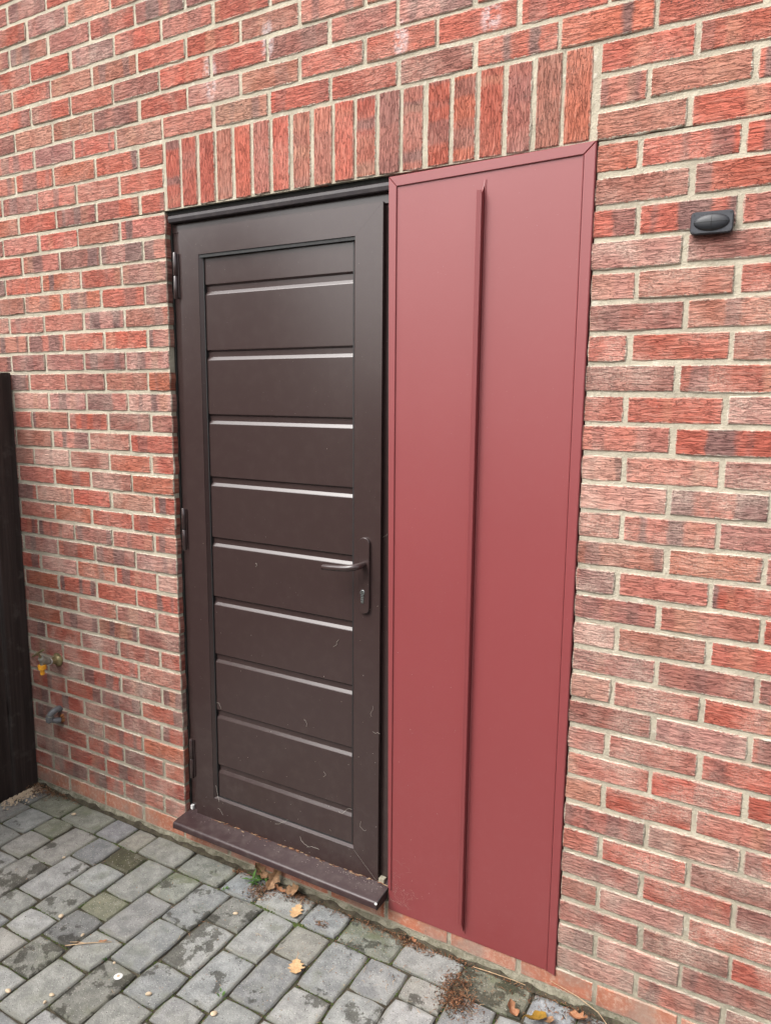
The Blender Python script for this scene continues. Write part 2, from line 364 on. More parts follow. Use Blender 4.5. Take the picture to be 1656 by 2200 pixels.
SPECIAL = [(-.003, -.395, (.185, .185, .135), .1, .6), (-.143, -.175, (.070, .066, .040), 0, .5), (.42, -.372, None, 1., .1), (.14, -.184, (.25, .26, .23), .72, 1.), (-.003, -.654, (.20, .20, .18), .95, .3), (.272, -.65, (.20, .20, .18), .9, .4),
           (.27, -.24, None, .8, .3), (.55, -.44, None, .62, .1), (.41, -.20, (.19, .19, .175), .75, .2), (-.003, -.51, (.165, .167, .165), .6, .2), (-.41, -.45, None, .85, .2), (.17, -.06, (.20, .205, .185), .55, .7), (-.69, -.06, (.21, .215, .17), .4, 1.),
           (-.48, -.06, (.22, .225, .195), .2, .7), (1.286, -.06, (.175, .175, .135), .95, 1.), (.87, -.06, (.20, .21, .18), .6, 1.), (1.46, -.06, (.27, .285, .30), 0, .05), (.70, -.06, (.255, .265, .27), .1, .05), (.35, -.06, (.245, .26, .27), .1, .1), (-.31, -.06, (.23, .23, .24), 0, .1),
           (-.2, -.06, (.245, .235, .205), 0, .1), (-.04, -.06, (.235, .235, .215), 0, .2), (-.55, -.17, (.20, .205, .16), .1, .8), (-.28, -.20, (.20, .205, .21), .2, .1), (.69, -.2, (.25, .245, .22), .35, .1), (.13, -.36, (.235, .235, .23), .1, .1)]
near, far = [], []
for ci, (x0, x1, y0, y1) in enumerate(cells):
    if x0 < -.91: continue
    if x0 < -.80 and x1 > -.775 and y1 < -.12 and y0 > -.3: x0 = x0
    R3 = random.Random(ci * 13 + 5); gp = R3.uniform(.0022, .0038)
    cx, cy, hx, hy = (x0 + x1) / 2, (y0 + y1) / 2, (x1 - x0) / 2 - gp, (y1 - y0) / 2 - gp
    if hx < .005 or hy < .01: continue
    v, f = piece(hx, hy, .04, 0, .0011, .0045, max(3, int(hx * 55)), max(3, int(hy * 55)), seed=ci, corner=.011)
    tx, ty, dz = R3.gauss(0, .007), R3.gauss(0, .007), R3.gauss(0, .0011)
    wv = [(cx + a, cy + b_, -c + dz + a * tx + b_ * ty) for a, b_, c in v]
    col = R3.choice(GREYS); k = R3.uniform(.96, 1.22); col = (col[0] * k * .985, col[1] * k, col[2] * k * 1.03)
    green = R3.choice((0, .15, .2, .3, .5)); damp = R3.choice((0, .2, .35, .45, .55))
    if y1 > -.05: damp = max(damp, .2); green = max(green, .35)
    for (sx, sy, sc, sd2, sg) in SPECIAL:
        if x0 < sx < x1 and y0 < sy < y1: col = sc or col; damp = sd2; green = sg
    it = (wv, f, [tuple(q) for q in v], (hx, hy, R3.random()), (damp, green, 0), col)
    area = shown([(x0, y0, 0), (x1, y0, 0), (x1, y1, 0), (x0, y1, 0)])
    (near if area > 25 or (x0 > -.95 and x1 < 2.2 and y0 > -1.1) else far).append((area, it))
near.sort(key=lambda q: -q[0])
far = near[290:] + far; near = near[:290]
for a, it in near: obj('paver', piece_mesh('paver', [it]), PAVER, pav)
o = obj('outlying_pavers', piece_mesh('outlying_pavers', [q[1] for q in far]), PAVER, pav); o['kind'] = 'stuff'

# ================================================================== BRICK WALL
XL, XR, ZT = -2.2, 3.7, 4.7           # extent of the wall built
JL, JR = -.005, 1.4514                # brick arrises of the opening
ZTAB = [(.64, .001), (.50, .002), (.40, .004), (.26, .001), (.10, -.003), (-.05, -.003), (-.19, -.005), (-.26, -.006), (-.94, -.005), (-1.05, -.003), (-1.2, .000), (-1.31, .003), (-1.99, .003), (-2.2, .004), (-2.29, .004)]
def dz(z):
    if z >= ZTAB[0][0]: return ZTAB[0][1]
    for (a, va), (b_, vb) in zip(ZTAB, ZTAB[1:]):
        if z >= b_: return vb + (va - vb) * (z - b_) / (a - b_)
    return ZTAB[-1][1]
m = MB(); MY = .0034
m.box(XL, JL - .0035, MY, .105, -.06, H); m.box(JR + .0035, XR, MY, .105, -.06, H); m.box(XL, XR, MY, .105, H + .0035, ZT)
m.box(JL - .0035, JR + .0035, MY, .105, -.06, H - 2.252)
wall = m.build('brick_wall', MORTAR)
tag(wall, 'rustic red brick house wall with cream mortar joints around the door', 'wall')

PAL = {'r': (.415, .106, .072), 'o': (.430, .130, .078), 'p': (.420, .150, .112), 'd': (.295, .115, .092), 'b': (.355, .138, .098), 'w': (.455, .230, .182), 't': (.41, .185, .130), 'v': (.370, .165, .138)}
R4 = random.Random(21)
def style(x, z, code=None):
    u = R4.random()
    if code is None:
        if z > 0: code = R4.choices('rodpbvt', (44, 8, 20, 10, 12, 4, 2))[0]
        elif x < 0: code = R4.choices('rodpbvtw', (40, 6, 18, 12, 11, 7, 3, 3))[0]
        else: code = R4.choices('rodpbvtw', (40, 9, 12, 20, 9, 4, 1, 5))[0]
    col = PAL[code]; k = R4.uniform(.86, 1.14); col = tuple(q * k * R4.uniform(.97, 1.03) for q in col)
    band = R4.choices((0, .45, .8, .95), (30, 25, 30, 15))[0] if x < 0 and z < .1 else R4.choices((0, .35, .65, .9), (38, 28, 22, 12))[0]
    bloom = R4.uniform(.14, .46)
    if z < -.2: bloom += R4.uniform(.05, .45) if x > 0 else R4.uniform(-.05, .15)
    if z < -1.6: bloom += R4.uniform(.1, .5)
    if code in 'w': bloom += .35
    if code == 'v': bloom += .2
    return col, band, min(bloom, 1.0)
RC = {-2: 'rr', -1: 'pbr', 0: 'brr', 1: 'orr', 2: 'brb', 3: 'rrp', 4: 'wdd', 5: 'wbr', 6: 'dbd', 7: 'rrb', 8: 'drr', 9: 'prv', 10: 'prr', 11: 'wpd', 12: 'wpp', 13: 'ppd', 14: 'bod', 15: 'vpr', 16: 'dpr', 17: 'wbr', 18: 'ddr', 19: 'wpr', 20: 'dwr', 21: 'vpr', 22: 'prr', 23: 'trp', 24: 'pwr', 25: 'prd', 26: 'drr', 27: 'pwr', 28: 'pdr', 29: 'vwd', 30: 'wpd'}
stretch, plinth, soldiers = [], [], []
sid = 0
def lay(x0, x1, z0, z1, style_, store, long_z=False, plain=False):
    """one brick between joint centres"""
    global sid; sid += 1
    rr = random.Random(sid)
    j = .0050; a0, a1, b0, b1 = x0 + j, x1 - j, z0 + j, z1 - j
    ox, oz, oy = rr.gauss(0, .0012), rr.gauss(0, .0009), max(-.0022, min(.0010, rr.gauss(0, .0011)))
    cx, cz = (a0 + a1) / 2 + ox, (b0 + b1) / 2 + oz
    hw, hh = (a1 - a0) / 2 + rr.uniform(-.001, .0008), (b1 - b0) / 2 + rr.uniform(-.001, .0008)
    hl, hs_ = (hh, hw) if long_z else (hw, hh)
    v, f = piece(hl, hs_, .1005, 0, .0011, .0026, max(3, int(hl * 65)), 3, seed=sid, corner=.005)
    til = rr.gauss(0, .004)
    if long_z: wv = [(cx + s, d_ + oy, H + cz + l) for l, s, d_ in v]; f = [tuple(reversed(q)) for q in f]
    else: wv = [(cx + l, d_ + oy, H + cz + s + l * til) for l, s, d_ in v]
    col, band, bloom = style_
    area = shown([(a0, 0, H + b0), (a1, 0, H + b0), (a1, 0, H + b1), (a0, 0, H + b1)])
    store.append((area, (wv, f, [tuple(q) for q in v], (hl, hs_, rr.random()), (band, bloom, rr.uniform(.35, 1.0)), col)))
def course_z(n):                       # joint centres of course n (n=1 first below the head)
    zt = -(n - 1) * .075; zb = -n * .075
    return zb + dz(zb), zt + dz(zt)
RX = random.Random(5)
for n in range(-31, 32):
    z0, z1 = course_z(n); zm = (z0 + z1) / 2
    if H + z1 > ZT: continue
    rx = RX.gauss(0, .003)
    if n <= -3:                        # running over the lintel
        x = -2.25 + (0 if n % 2 else .1125) + rx
        while x < XR - .1:
            lay(x + RX.gauss(0, .002), x + .225, z0, z1, style(x, zm), stretch); x += .225
        continue
    st = plinth if n == 31 else stretch
    if n == 31:
        x = -2.25 - .013
        while x < XR - .1:
            a, b_ = x, x + .225
            k = R4.uniform(.85, 1.1); stl = ((.40 * k, .145 * k, .085 * k), 0, R4.uniform(.2, .5))
            lay(a, b_, z0, z1, stl, st); x += .225
        continue
    full = (n % 2 == 1)
    # left of the opening; the brick at the jamb ends at JL
    edges = [JL + .005]; x = -.225 if full else -.1125
    while x > XL: edges.append(x + (rx + RX.gauss(0, .002))); x -= .225
    for a, b_ in zip(edges[1:], edges): lay(a, b_, z0, z1, style(a, zm), st)
    # right of the opening
    edges = [JR - .005]; x = JR + (.1075 if full else .22)
    while x < XR: edges.append(x + (rx + RX.gauss(0, .002))); x += .225
    codes = RC.get(n, '')
    for i, (a, b_) in enumerate(zip(edges, edges[1:])): lay(a, b_, z0, z1, style(a, zm, codes[i] if i < len(codes) else None), st)
SW = (1.4450 + .0) / 19
SOLC = ['r', 'r', 'r', 'b', 'r', 'p', 'r', 'b', 'p', 'r', 'r', 'd', 'p', 'r', 'o', 'r', 'd', 'b', 'o']
for i in range(19):
    a = .001 + i * SW * .9935
    st = style(.7, .1, SOLC[i]); lay(a, a + SW * .9935, .0005, .2265, (st[0], st[1] * .8, st[2] * .5), soldiers, True)
stretch.sort(key=lambda q: -q[0])
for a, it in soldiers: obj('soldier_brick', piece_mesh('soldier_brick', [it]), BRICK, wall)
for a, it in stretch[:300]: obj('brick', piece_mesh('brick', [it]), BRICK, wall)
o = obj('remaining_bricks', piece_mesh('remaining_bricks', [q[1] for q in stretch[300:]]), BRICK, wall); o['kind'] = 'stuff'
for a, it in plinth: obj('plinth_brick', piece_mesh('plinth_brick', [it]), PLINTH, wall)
# mortar haunch between plinth and paving
hm = MB(); N = 60; rh = random.Random(2); pv = []
for i in range(N + 1):
    x = XL + (XR - XL) * i / N; k = rh.uniform(.6, 1.3)
    pv += [(x, .0045, .026), (x, -.001 - .002 * k, .012), (x, -.003 - .004 * k, -.004)]
hm.add(pv, [(i * 3 + j, i * 3 + j + 1, i * 3 + j + 4, i * 3 + j + 3) for i in range(N) for j in range(2)])
hm.build('mortar_haunch', DIRTYM, wall)
sm2 = MB(); N = 420; pv = []
for i in range(N + 1):
    x = XL + (XR - XL) * i / N; k = 1 + .35 * math.sin(x * 31) * math.sin(x * 11 + 1) + .25 * math.sin(x * 73 + 2) + rh.gauss(0, .07)
    pv += [(x, .002, .010 * k + .004), (x, -.006 * k, .007 * k + .002), (x, -.010 - .006 * k, .001)]
sm2.add(pv, [(i * 3 + j, i * 3 + j + 1, i * 3 + j + 4, i * 3 + j + 3) for i in range(N) for j in range(2)])
o = sm2.build('wall_foot_soil', BEDDING); o['kind'] = 'stuff'; o['label'] = 'dark soil gathered in the gap along the wall foot'; o['category'] = 'soil'

# ================================================================== DOOR
def bx(name, mat, parent, x0, x1, y0, y1, z0, z1, bev=.0012):
    return MB().prism([(x0, H + z0), (x1, H + z0), (x1, H + z1), (x0, H + z1)], y0, y1, bev).build(name, mat, parent)
door = empty('door'); tag(door, 'dark brown metal door with horizontal grooved boards in the brick opening', 'door')
door.location = (0, 0, 0)
frame = MB().prism([(.0005, H - 2.205), (.0415, H - 2.205), (.0415, H - .0395), (.0005, H - .0395)], .031, .085).build('frame_jamb', BROWN, door)
bx('frame_jamb', BROWN, door, .8392, .905, .034, .085, -2.205, -.0395)
bx('frame_head', BROWN, door, .0, .905, .0285, .085, -.066, -.0200)
# projecting weather bar over the door
wb = MB(); prof = [(.031, -.0105), (.012, -.0120), (.0065, -.0155), (.0055, -.0240), (.0075, -.0345), (.010, -.0370), (.031, -.0372)]
n = len(prof); v = [(x, y, H + z) for x in (.004, .872) for y, z in prof]
wb.add(v, [(i, i + 1, i + 1 + n, i + n) for i in range(n - 1)] + [tuple(range(n - 1, -1, -1)), tuple(range(n, 2 * n))]); wb.build('weather_bar', BARB, door)
bx('head_seal', DARKGAP, door, -.006, 1.45, .016, .085, -.0108, .0065)
bx('side_seal', DARKGAP, door, -.0085, .0008, .026, .085, -2.21, -.004)
bx('leaf_gap_seal', BLACK, door, .822, .8390, .040, .085, -2.205, -.062)
# leaf
YF, YP = .015, .0300
leaf = bx('leaf', BLACK, door, .046, .8215, .045, .083, -2.2, -.07)
X0, X1, Z0, Z1 = .0425, .8440, -2.2065, -.0625
x0, x1, z0, z1 = .1285, .7500, -2.1160, -.1480
def pr(name, poly): return MB().prism([(a, H + b_) for a, b_ in poly], YF, .0255, .00012).build(name, BROWN, leaf)
g_ = .00002
pr('stile', [(X0, Z0), (x0 - g_, z0), (x0 - g_, z1), (X0, Z1)]); pr('stile', [(x1 + g_, z0), (X1, Z0), (X1, Z1), (x1 + g_, z1)])
pr('rail', [(X0 + g_, Z0), (X1 - g_, Z0), (x1, z0 - g_), (x0, z0 - g_)]); pr('rail', [(x0, z1 + g_), (x1, z1 + g_), (X1 - g_, Z1), (X0 + g_, Z1)])
# glazing bead round the boards: chamfer on the sides and bottom, black gasket behind; its top strip also paints the shade under the top rail
def strip(name, mat, q): return MB().add([(a, b_, H + c) for a, b_, c in q], [(0, 1, 2, 3)]).build(name, mat, leaf)
bi, yb, bb = .0105, .0262, .0056
strip('bead', BROWN, [(x0, YF + .0012, z0), (x0 + bi, yb, z0 + bb), (x0 + bi, yb, z1), (x0, YF + .0012, z1)])
strip('bead', BROWN, [(x0, YF + .0012, z0), (x1, YF + .0012, z0), (x1 - bi, yb, z0 + bb), (x0 + bi, yb, z0 + bb)])
strip('bead', BROWN, [(x1, YF + .0012, z0), (x1, YF + .0012, z1), (x1 - bi, yb, z1), (x1 - bi, yb, z0 + bb)])
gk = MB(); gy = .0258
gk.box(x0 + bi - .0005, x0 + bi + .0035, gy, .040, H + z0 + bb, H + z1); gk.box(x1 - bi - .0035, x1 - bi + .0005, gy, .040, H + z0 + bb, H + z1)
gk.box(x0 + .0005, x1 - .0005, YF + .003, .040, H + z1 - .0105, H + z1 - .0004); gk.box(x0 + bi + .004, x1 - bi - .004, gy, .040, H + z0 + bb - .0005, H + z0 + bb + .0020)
gk.build('gasket_and_rail_shade', BLACK, leaf)
# ten boards of the infill, each with a bevelled top and bottom and the groove floor below it
gt = [-.2485 - .217 * k for k in range(9)]
FL = YP + .0075
for k in range(10):
    ztop = z1 if k == 0 else gt[k - 1] - .0195; zbot = z0 + bb - .002 if k == 9 else gt[k] + .003
    pf = []
    if k: pf += [(FL, ztop), (FL - .0012, ztop - .0008), (YP + .0008, ztop - .0100), (YP, ztop - .0118)]
    else: pf += [(YP, ztop)]
    if k < 9: pf += [(YP, zbot + .0008), (YP + .0008, zbot - .0006), (FL - .0008, zbot - .0050), (FL, zbot - .0058), (FL, gt[k] - .0195)]
    else: pf += [(YP, zbot)]
    n = len(pf); v = [(x, y, H + z) for x in (x0 + .008, x1 - .008) for y, z in pf]
    MB().add(v, [(i, i + n, i + 1 + n, i + 1) for i in range(n - 1)]).build('board', BROWN, leaf)
# backing so that the opening is closed
# hinges
for za, zb in ((-.135, -.2885), (-1.018, -1.172), (-1.901, -2.057)):
    hg = bx('hinge', BROWN, door, .0205, .0410, .0105, .0312, zb + .004, za - .004); zm = (za + zb) / 2; hx, hy, hr = .0300, .0075, .0078
    for a, b_ in ((za, zm + .0006), (zm - .0010, zb)):
        MB().tube([(hx, hy, H + a), (hx, hy, H + a - .0012), (hx, hy, H + b_ + .0012), (hx, hy, H + b_)], [hr - .001, hr, hr, hr - .001], 18).build('knuckle', BROWN, hg, True)
# handle
cx, zt_, zb_, rw = .7905, -1.0475, -1.2915, .0195
poly = []
for i in range(17): a = math.pi + math.pi * i / 16; poly.append((cx + rw * math.cos(a), H + zb_ + rw + rw * math.sin(a)))
for i in range(17): a = math.pi * i / 16; poly.append((cx + rw * math.cos(a), H + zt_ - rw + rw * math.sin(a)))
hd = MB().prism(poly, .0045, .0155, .0016).build('handle', BROWN, door)
zl = H - 1.1330
MB().tube([(cx, .0045, zl), (cx, -.006, zl), (cx, -.020, zl), (cx - .004, -.031, zl - .001), (cx - .014, -.039, zl - .003), (cx - .032, -.0425, zl - .006), (cx - .060, -.043, zl - .009), (cx - .095, -.042, zl - .0115), (cx - .122, -.041, zl - .013), (cx - .1255, -.041, zl - .013)],
          [.0105, .0102, .0100, .0104, .0106, .0104, .0098, .0094, .0090, .0070], 18).build('lever', BROWN, hd, True)
lc = MB(); zc = H - 1.2225
poly = [(cx - .0035 + .0050 * math.cos(a) * 1, zc - .0300 + .0050 * math.sin(a)) for a in [math.pi + math.pi * i / 8 for i in range(9)]] + \
       [(cx - .0035 + .0085 * math.cos(a), zc + .0085 * math.sin(a)) for a in [-.94 + (math.pi + 1.88) * i / 14 for i in range(15)]]
lc.prism(poly, .0020, .006, .0005); lc.build('lock_cylinder', LOCK, hd)
MB().prism([(cx - .0042, zc - .004), (cx - .0028, zc - .004), (cx - .0028, zc + .004), (cx - .0042, zc + .004)], .0017, .003, .0002).build('key_slot', BLACK, hd)

# ================================================================== SILL
sl = empty('door_sill'); tag(sl, 'brown metal threshold sill projecting below the dark door', 'sill')
prof = [(.034, -2.1975), (.030, -2.2005), (-.052, -2.2090), (-.0600, -2.2102), (-.0655, -2.2128), (-.0685, -2.2175), (-.0690, -2.2240), (-.0690, -2.2335), (-.0668, -2.2348), (-.0655, -2.2335), (-.0655, -2.2250), (-.060, -2.216), (.034, -2.206)]
n = len(prof); SLX0, SLX1 = .0005, .8880
v = [(x, y, H + z) for x in (SLX0, SLX1) for y, z in prof]
MB().add(v, [(i, i + n, (i + 1) % n + n, (i + 1) % n) for i in range(n)]).build('sill_profile', SILLB, sl, True)
for xa, xb in ((SLX0 - .0022, SLX0 - .0001), (SLX1 + .0001, SLX1 + .0024)):
    pp = [(.000, -2.2035), (-.052, -2.2080), (-.0650, -2.2118), (-.0695, -2.2175), (-.0700, -2.2330), (-.0695, -2.2355), (.000, -2.2355)]
    n = len(pp); v = [(x, y, H + z) for x in (xa, xb) for y, z in pp]
    MB().add(v, [(i, i + n, (i + 1) % n + n, (i + 1) % n) for i in range(n)] + [tuple(range(n)), tuple(range(2 * n - 1, n - 1, -1))]).build('end_cap', BLACK if xa > .5 else SILLB, sl)
MB().tube([(.880, -.0640, H - 2.2145), (.884, -.0672, H - 2.2150), (.8895, -.0675, H - 2.2165)], [.0012, .0042, .0030], 8).build('bare_metal_corner', WHITEP, sl, True)
MB().box(.002, .886, .004, .05, H - 2.248, H - 2.207).build('bedding_mortar', MORTAR, sl)
MB().box(.003, .014, .020, .030, H - 2.200, H - 2.184).build('corner_filler', WHITEP, sl)
MB().box(.848, .868, .014, .032, H - 2.201, H - 2.188).build('corner_filler', MORTAR, sl)

# ================================================================== RED PANEL
pn = empty('cladding_panel'); tag(pn, 'tall red metal cladding panel with vertical standing seam beside the door', 'panel')
PY = -.0025
def q4(l, name, yf, yb, bev=.0012): return MB().prism([(a, H + b_) for a, b_ in l], yf, yb, bev).build(name, RED, pn)
q4([(.8960, -2.2715), (1.4270, -2.2665), (1.4270, -.012), (.876, -.010)], 'sheet', PY, .02, .001)
q4([(.8950, -2.1930), (.9060, -2.1980), (.8993, -.0345), (.8735, -.0065)], 'edge_flange', PY - .0045, .03, .0015)
q4([(.8995, -.0340), (1.4210, -.0258), (1.4515, .0015), (.8740, -.0060)], 'top_flange', PY - .0045, .03, .0015)
q4([(1.4255, -2.2655), (1.4500, -2.2715), (1.4512, .0008), (1.4213, -.0262)], 'edge_flange', PY - .0042, .03, .0022)
q4([(1.4243, -2.2655), (1.4262, -2.2660), (1.4222, -.0270), (1.4203, -.0275)], 'flange_lip', PY - .0052, .0, .0008)
# standing seam: a folded fin with sloped ends
def seam(x0_, x1_, y0_, y1_, name, cz0, cz1):
    # sloped ends: base runs longer than the crest
    st = 7; v = []; 
    zt0, zt1, zb0, zb1 = -.052, -.089, -2.2480, -2.2050
    tops = [(y0_ + (y1_ - y0_) * i / st, zt0 + (zt1 - zt0) * (i / st) ** .6) for i in range(st + 1)]
    bots = [(y0_ + (y1_ - y0_) * i / st, zb0 + (zb1 - zb0) * (i / st) ** 1.1) for i in range(st + 1)]
    loop = tops + bots[::-1]; n = len(loop)
    v = [(x, y, H + z) for x in (x0_, x1_) for y, z in loop]
    f = [tuple(range(n)), tuple(range(2 * n - 1, n - 1, -1))] + [(i, i + n, (i + 1) % n + n, (i + 1) % n) for i in range(n)]
    return MB().add(v, f).build(name, RED, pn)
seam(1.1608, 1.1622, PY, -.0235, 'seam_web', 0, 0)
sm_ = MB(); zA, zB = H - .0800, H - 2.2100
sm_.add([(1.1492, -.0255, zA), (1.1504, -.0272, zA), (1.1608, -.0238, zA), (1.1626, -.0222, zA), (1.1492, -.0255, zB), (1.1504, -.0272, zB), (1.1608, -.0238, zB), (1.1626, -.0222, zB), (1.1492, -.0060, zA - .003), (1.1492, -.0060, zB + .003)],
        [(1, 0, 4, 5), (2, 1, 5, 6), (3, 2, 6, 7), (0, 8, 9, 4)]); sm_.build('seam_cap', RED, pn)
MB().prism([(1.1624, H - 2.252), (1.1678, H - 2.252), (1.1678, H - .050), (1.1624, H - .050)], PY - .0022, PY + .002, .0016).build('seam_foot', RED, pn)
# timber packing behind the panel so its back is closed
MB().box(.905, 1.448, .0205, .084, H - 2.248, H - .012).build('backing', BLACK, pn)

# ================================================================== FENCE
fn = empty('timber_fence'); tag(fn, 'dark brown stained timber fence meeting the brick wall', 'fence')
FX = -.9050
MB().prism([(FX - .095, -.04), (FX, -.04), (FX, H - .530), (FX - .095, H - .530)], -.106, -.0035, .003).build('post', WOOD, fn)
y = -.1135; k = 0; rf = random.Random(9)
while y > -1.05:
    w = .148; xo = FX - .012 - rf.uniform(0, .003)
    MB().prism([(xo - .02, -.01), (xo, -.01), (xo, H - .545 + rf.uniform(-.003, .003)), (xo - .02, H - .545)], y - w, y, .0016).build('board', WOOD, fn)
    y -= w + .004; k += 1
for zz_ in (.35, 1.05, 1.62): MB().box(FX - .075, FX - .036, -1.15, -.108, zz_, zz_ + .075).build('rail', WOOD, fn)

fo = empty('added_fence_blocker'); tag(fo, 'unseen dark timber fence added behind the viewer to block low sky light', 'fence')  # unseen fence added to cut low sky light and darken reflections
MB().box(-1.2, 6.2, -2.96, -2.92, .35, .43).build('rail', WOOD, fo); MB().box(-1.0, 6.2, -2.96, -2.92, 1.5, 1.58).build('rail', WOOD, fo)
x_ = -1.0
while x_ < 6.2:
    MB().box(x_, x_ + .195, -2.92, -2.90, -.04, 1.83 + rf.uniform(-.004, .004)).build('board', WOOD, fo); x_ += .2

ct = empty('added_conifer_blocker'); tag(ct, 'unseen conifer added at the front left to darken the lower door reflections', 'tree'); rt = random.Random(77)  # added out of view, sized to block sky from the lower door's reflections
MB().tube([(-2.6, -3.3, -.05), (-2.6, -3.3, 1.5), (-2.58, -3.29, 3.1)], [.09, .06, .015], 10).build('trunk', WOOD, ct)
cb = MB()
for i in range(6000):
    z = .2 + 3.1 * rt.random() ** 1.1; rad = 1.25 * (1 - (z - .2) / 3.4) ** .6 * rt.uniform(.55, 1.08); a = rt.uniform(0, 6.283)
    c = Vector((-2.6 + rad * math.cos(a), -3.3 + rad * math.sin(a), z)); dr = Vector((math.cos(a + rt.gauss(0, .5)), math.sin(a + rt.gauss(0, .5)), rt.uniform(-.7, .4))).normalized()
    w = dr.cross(Vector((rt.gauss(0, .4), rt.gauss(0, .4), 1))).normalized() * rt.uniform(.03, .07); L_ = rt.uniform(.12, .26)
    cb.add([c - dr * L_ * .5, c - w, c + dr * L_ * .6, c + w], [(0, 1, 2, 3)])
cb.build('crown', MOSS, ct)

# ================================================================== TAP
tp = empty('garden_tap'); tag(tp, 'weathered brass garden tap with yellow hose connector on the wall near fence', 'tap')
tx, tz = -.716, H - 1.725
MB().tube([(tx, .002, tz), (tx, -.004, tz), (tx, -.007, tz), (tx, -.014, tz + .001)], [.029, .029, .024, .017], 20).build('wall_plate', BRASS, tp, True)
MB().tube([(tx, -.014, tz + .001), (tx, -.034, tz + .003), (tx + .002, -.040, tz + .004)], [.0165, .0125, .0120], 16).build('tail', BRASS, tp, True)
MB().tube([(tx + .002, -.0400, tz + .004), (tx + .003, -.0440, tz + .005)], .0140, 16).build('washer', WHITEP, tp, True)
MB().tube([(tx + .003, -.044, tz + .005), (tx + .010, -.056, tz + .012), (tx + .012, -.074, tz + .022), (tx + .012, -.084, tz + .028)], [.0115, .0145, .0150, .0120], 16).build('body', STEEL, tp, True)
for k in range(3):
    q0 = Vector((tx + .010, -.057 - k * .0075, tz + .0125 + k * .0042)); MB().tube([q0, q0 + Vector((.0004, -.0032, .0018))], .0172 - k * .0006, 16).build('body_ring', STEEL, tp, True)
MB().tube([(tx + .011, -.076, tz + .020), (tx + .008, -.079, tz + .012), (tx + .006, -.080, tz + .001)], [.0115, .0105, .0090], 14).build('spout', STEEL, tp, True)
MB().tube([(tx + .012, -.080, tz + .027), (tx + .013, -.0865, tz + .036), (tx + .013, -.0885, tz + .039)], [.0150, .0150, .0120], 8).build('gland_nut', STEEL, tp, True)
MB().tube([(tx + .013, -.088, tz + .038), (tx + .014, -.100, tz + .060)], .0040, 10).build('spindle', BRASS, tp, True)
MB().tube([(tx - .021, -.100, tz + .041), (tx - .002, -.100, tz + .051), (tx + .014, -.101, tz + .0605), (tx + .032, -.100, tz + .071), (tx + .050, -.100, tz + .081)], [.0046, .0040, .0060, .0040, .0046], 10).build('tee_handle', BRASS, tp, True)
yc = (tx + .006, -.080)
MB().tube([(*yc, tz + .003), (*yc, tz + .002), (*yc, tz - .015), (*yc, tz - .016), (*yc, tz - .020)], [.0150, .0165, .0165, .0140, .0100], 12).build('hose_connector', YELLOW, tp)
MB().tube([(*yc, tz - .020), (*yc, tz - .031), (*yc, tz - .032), (*yc, tz - .036), (*yc, tz - .037), (*yc, tz - .040)], [.0085, .0085, .0098, .0098, .0080, .0078], 14).build('connector_nose', YELLOW, tp, True)

# ================================================================== OVERFLOW PIPE
op = empty('overflow_pipe'); tag(op, 'small grey plastic elbow pipe poking from the wall below the tap', 'pipe')
ox, oz = -.722, H - 1.945
MB().tube([(ox, .004, oz), (ox - .001, -.016, oz + .001), (ox - .003, -.028, oz - .003), (ox - .008, -.039, oz - .011), (ox - .011, -.043, oz - .020)], .0130, 14).build('elbow', GREYP, op, True)
MB().tube([(ox, -.004, oz), (ox, -.010, oz)], .0148, 14).build('collar', GREYP, op, True)
MB().tube([(ox - .011, -.043, oz - .019), (ox - .0115, -.0435, oz - .022)], .0160, 14).build('clip_ring', STEEL, op, True)
MB().tube([(ox - .0115, -.0435, oz - .021), (ox - .0115, -.0435, oz - .024), (ox - .012, -.044, oz - .043), (ox - .010, -.042, oz - .049)], [.0150, .0172, .0165, .0105], 8).build('compression_nut', GREYP, op)
MB().tube([(ox - .006, -.038, oz - .040), (ox + .006, -.022, oz - .045), (ox + .010, -.010, oz - .047)], [.0100, .0130, .0120], 12).build('branch', GREYP, op, True)
bmr = random.Random(4); mb = MB()
for i in range(16):
    a, r_ = bmr.uniform(0, 6.28), bmr.uniform(.006, .013); c = (ox + .014 + math.cos(a) * .009, -.004, oz - .040 + math.sin(a) * .013)
    mb.tube([(c[0], .003, c[2]), (c[0], -.004 - r_ * .4, c[2])], [r_ * .7, r_ * .3], 6)
mb.build('rust_stain_crust', RUST, op)

# ================================================================== SENSOR
sn = empty('wall_sensor'); tag(sn, 'small charcoal plastic sensor box with oval lens on right wall', 'sensor')
scx, scz, ang = 1.7245, H - .2190, math.radians(-1.0)
def rotp(x, z): return (scx + x * math.cos(ang) - z * math.sin(ang), scz + x * math.sin(ang) + z * math.cos(ang))
def rrect(w, h, r, n=5):
    out = []
    for cx_, cz_, a0 in ((w - r, -h + r, -90), (w - r, h - r, 0), (-w + r, h - r, 90), (-w + r, -h + r, 180)):
        for i in range(n + 1): a = math.radians(a0 + 90 * i / n); out.append(rotp(cx_ + r * math.cos(a), cz_ + r * math.sin(a)))
    return out
MB().prism(rrect(.0450, .0245, .0095), -.0220, -.010, .0022).build('cover', PLASTIC, sn)
MB().prism(rrect(.0415, .0215, .004), -.0100, .006, .001).build('back_box', BLACK, sn)
v, f = [], []; NA, NR = 28, 6
for j in range(NR + 1):
    t = j / NR * math.pi / 2
    for i in range(NA):
        a = 2 * math.pi * i / NA; x, z = rotp(.0378 * math.cos(a) * math.cos(t), .0188 * math.sin(a) * math.cos(t)); v.append((x, -.0219 - .0085 * math.sin(t), z))
for j in range(NR):
    for i in range(NA): a, b_ = j * NA + i, j * NA + (i + 1) % NA; f.append((a, b_, b_ + NA, a + NA))
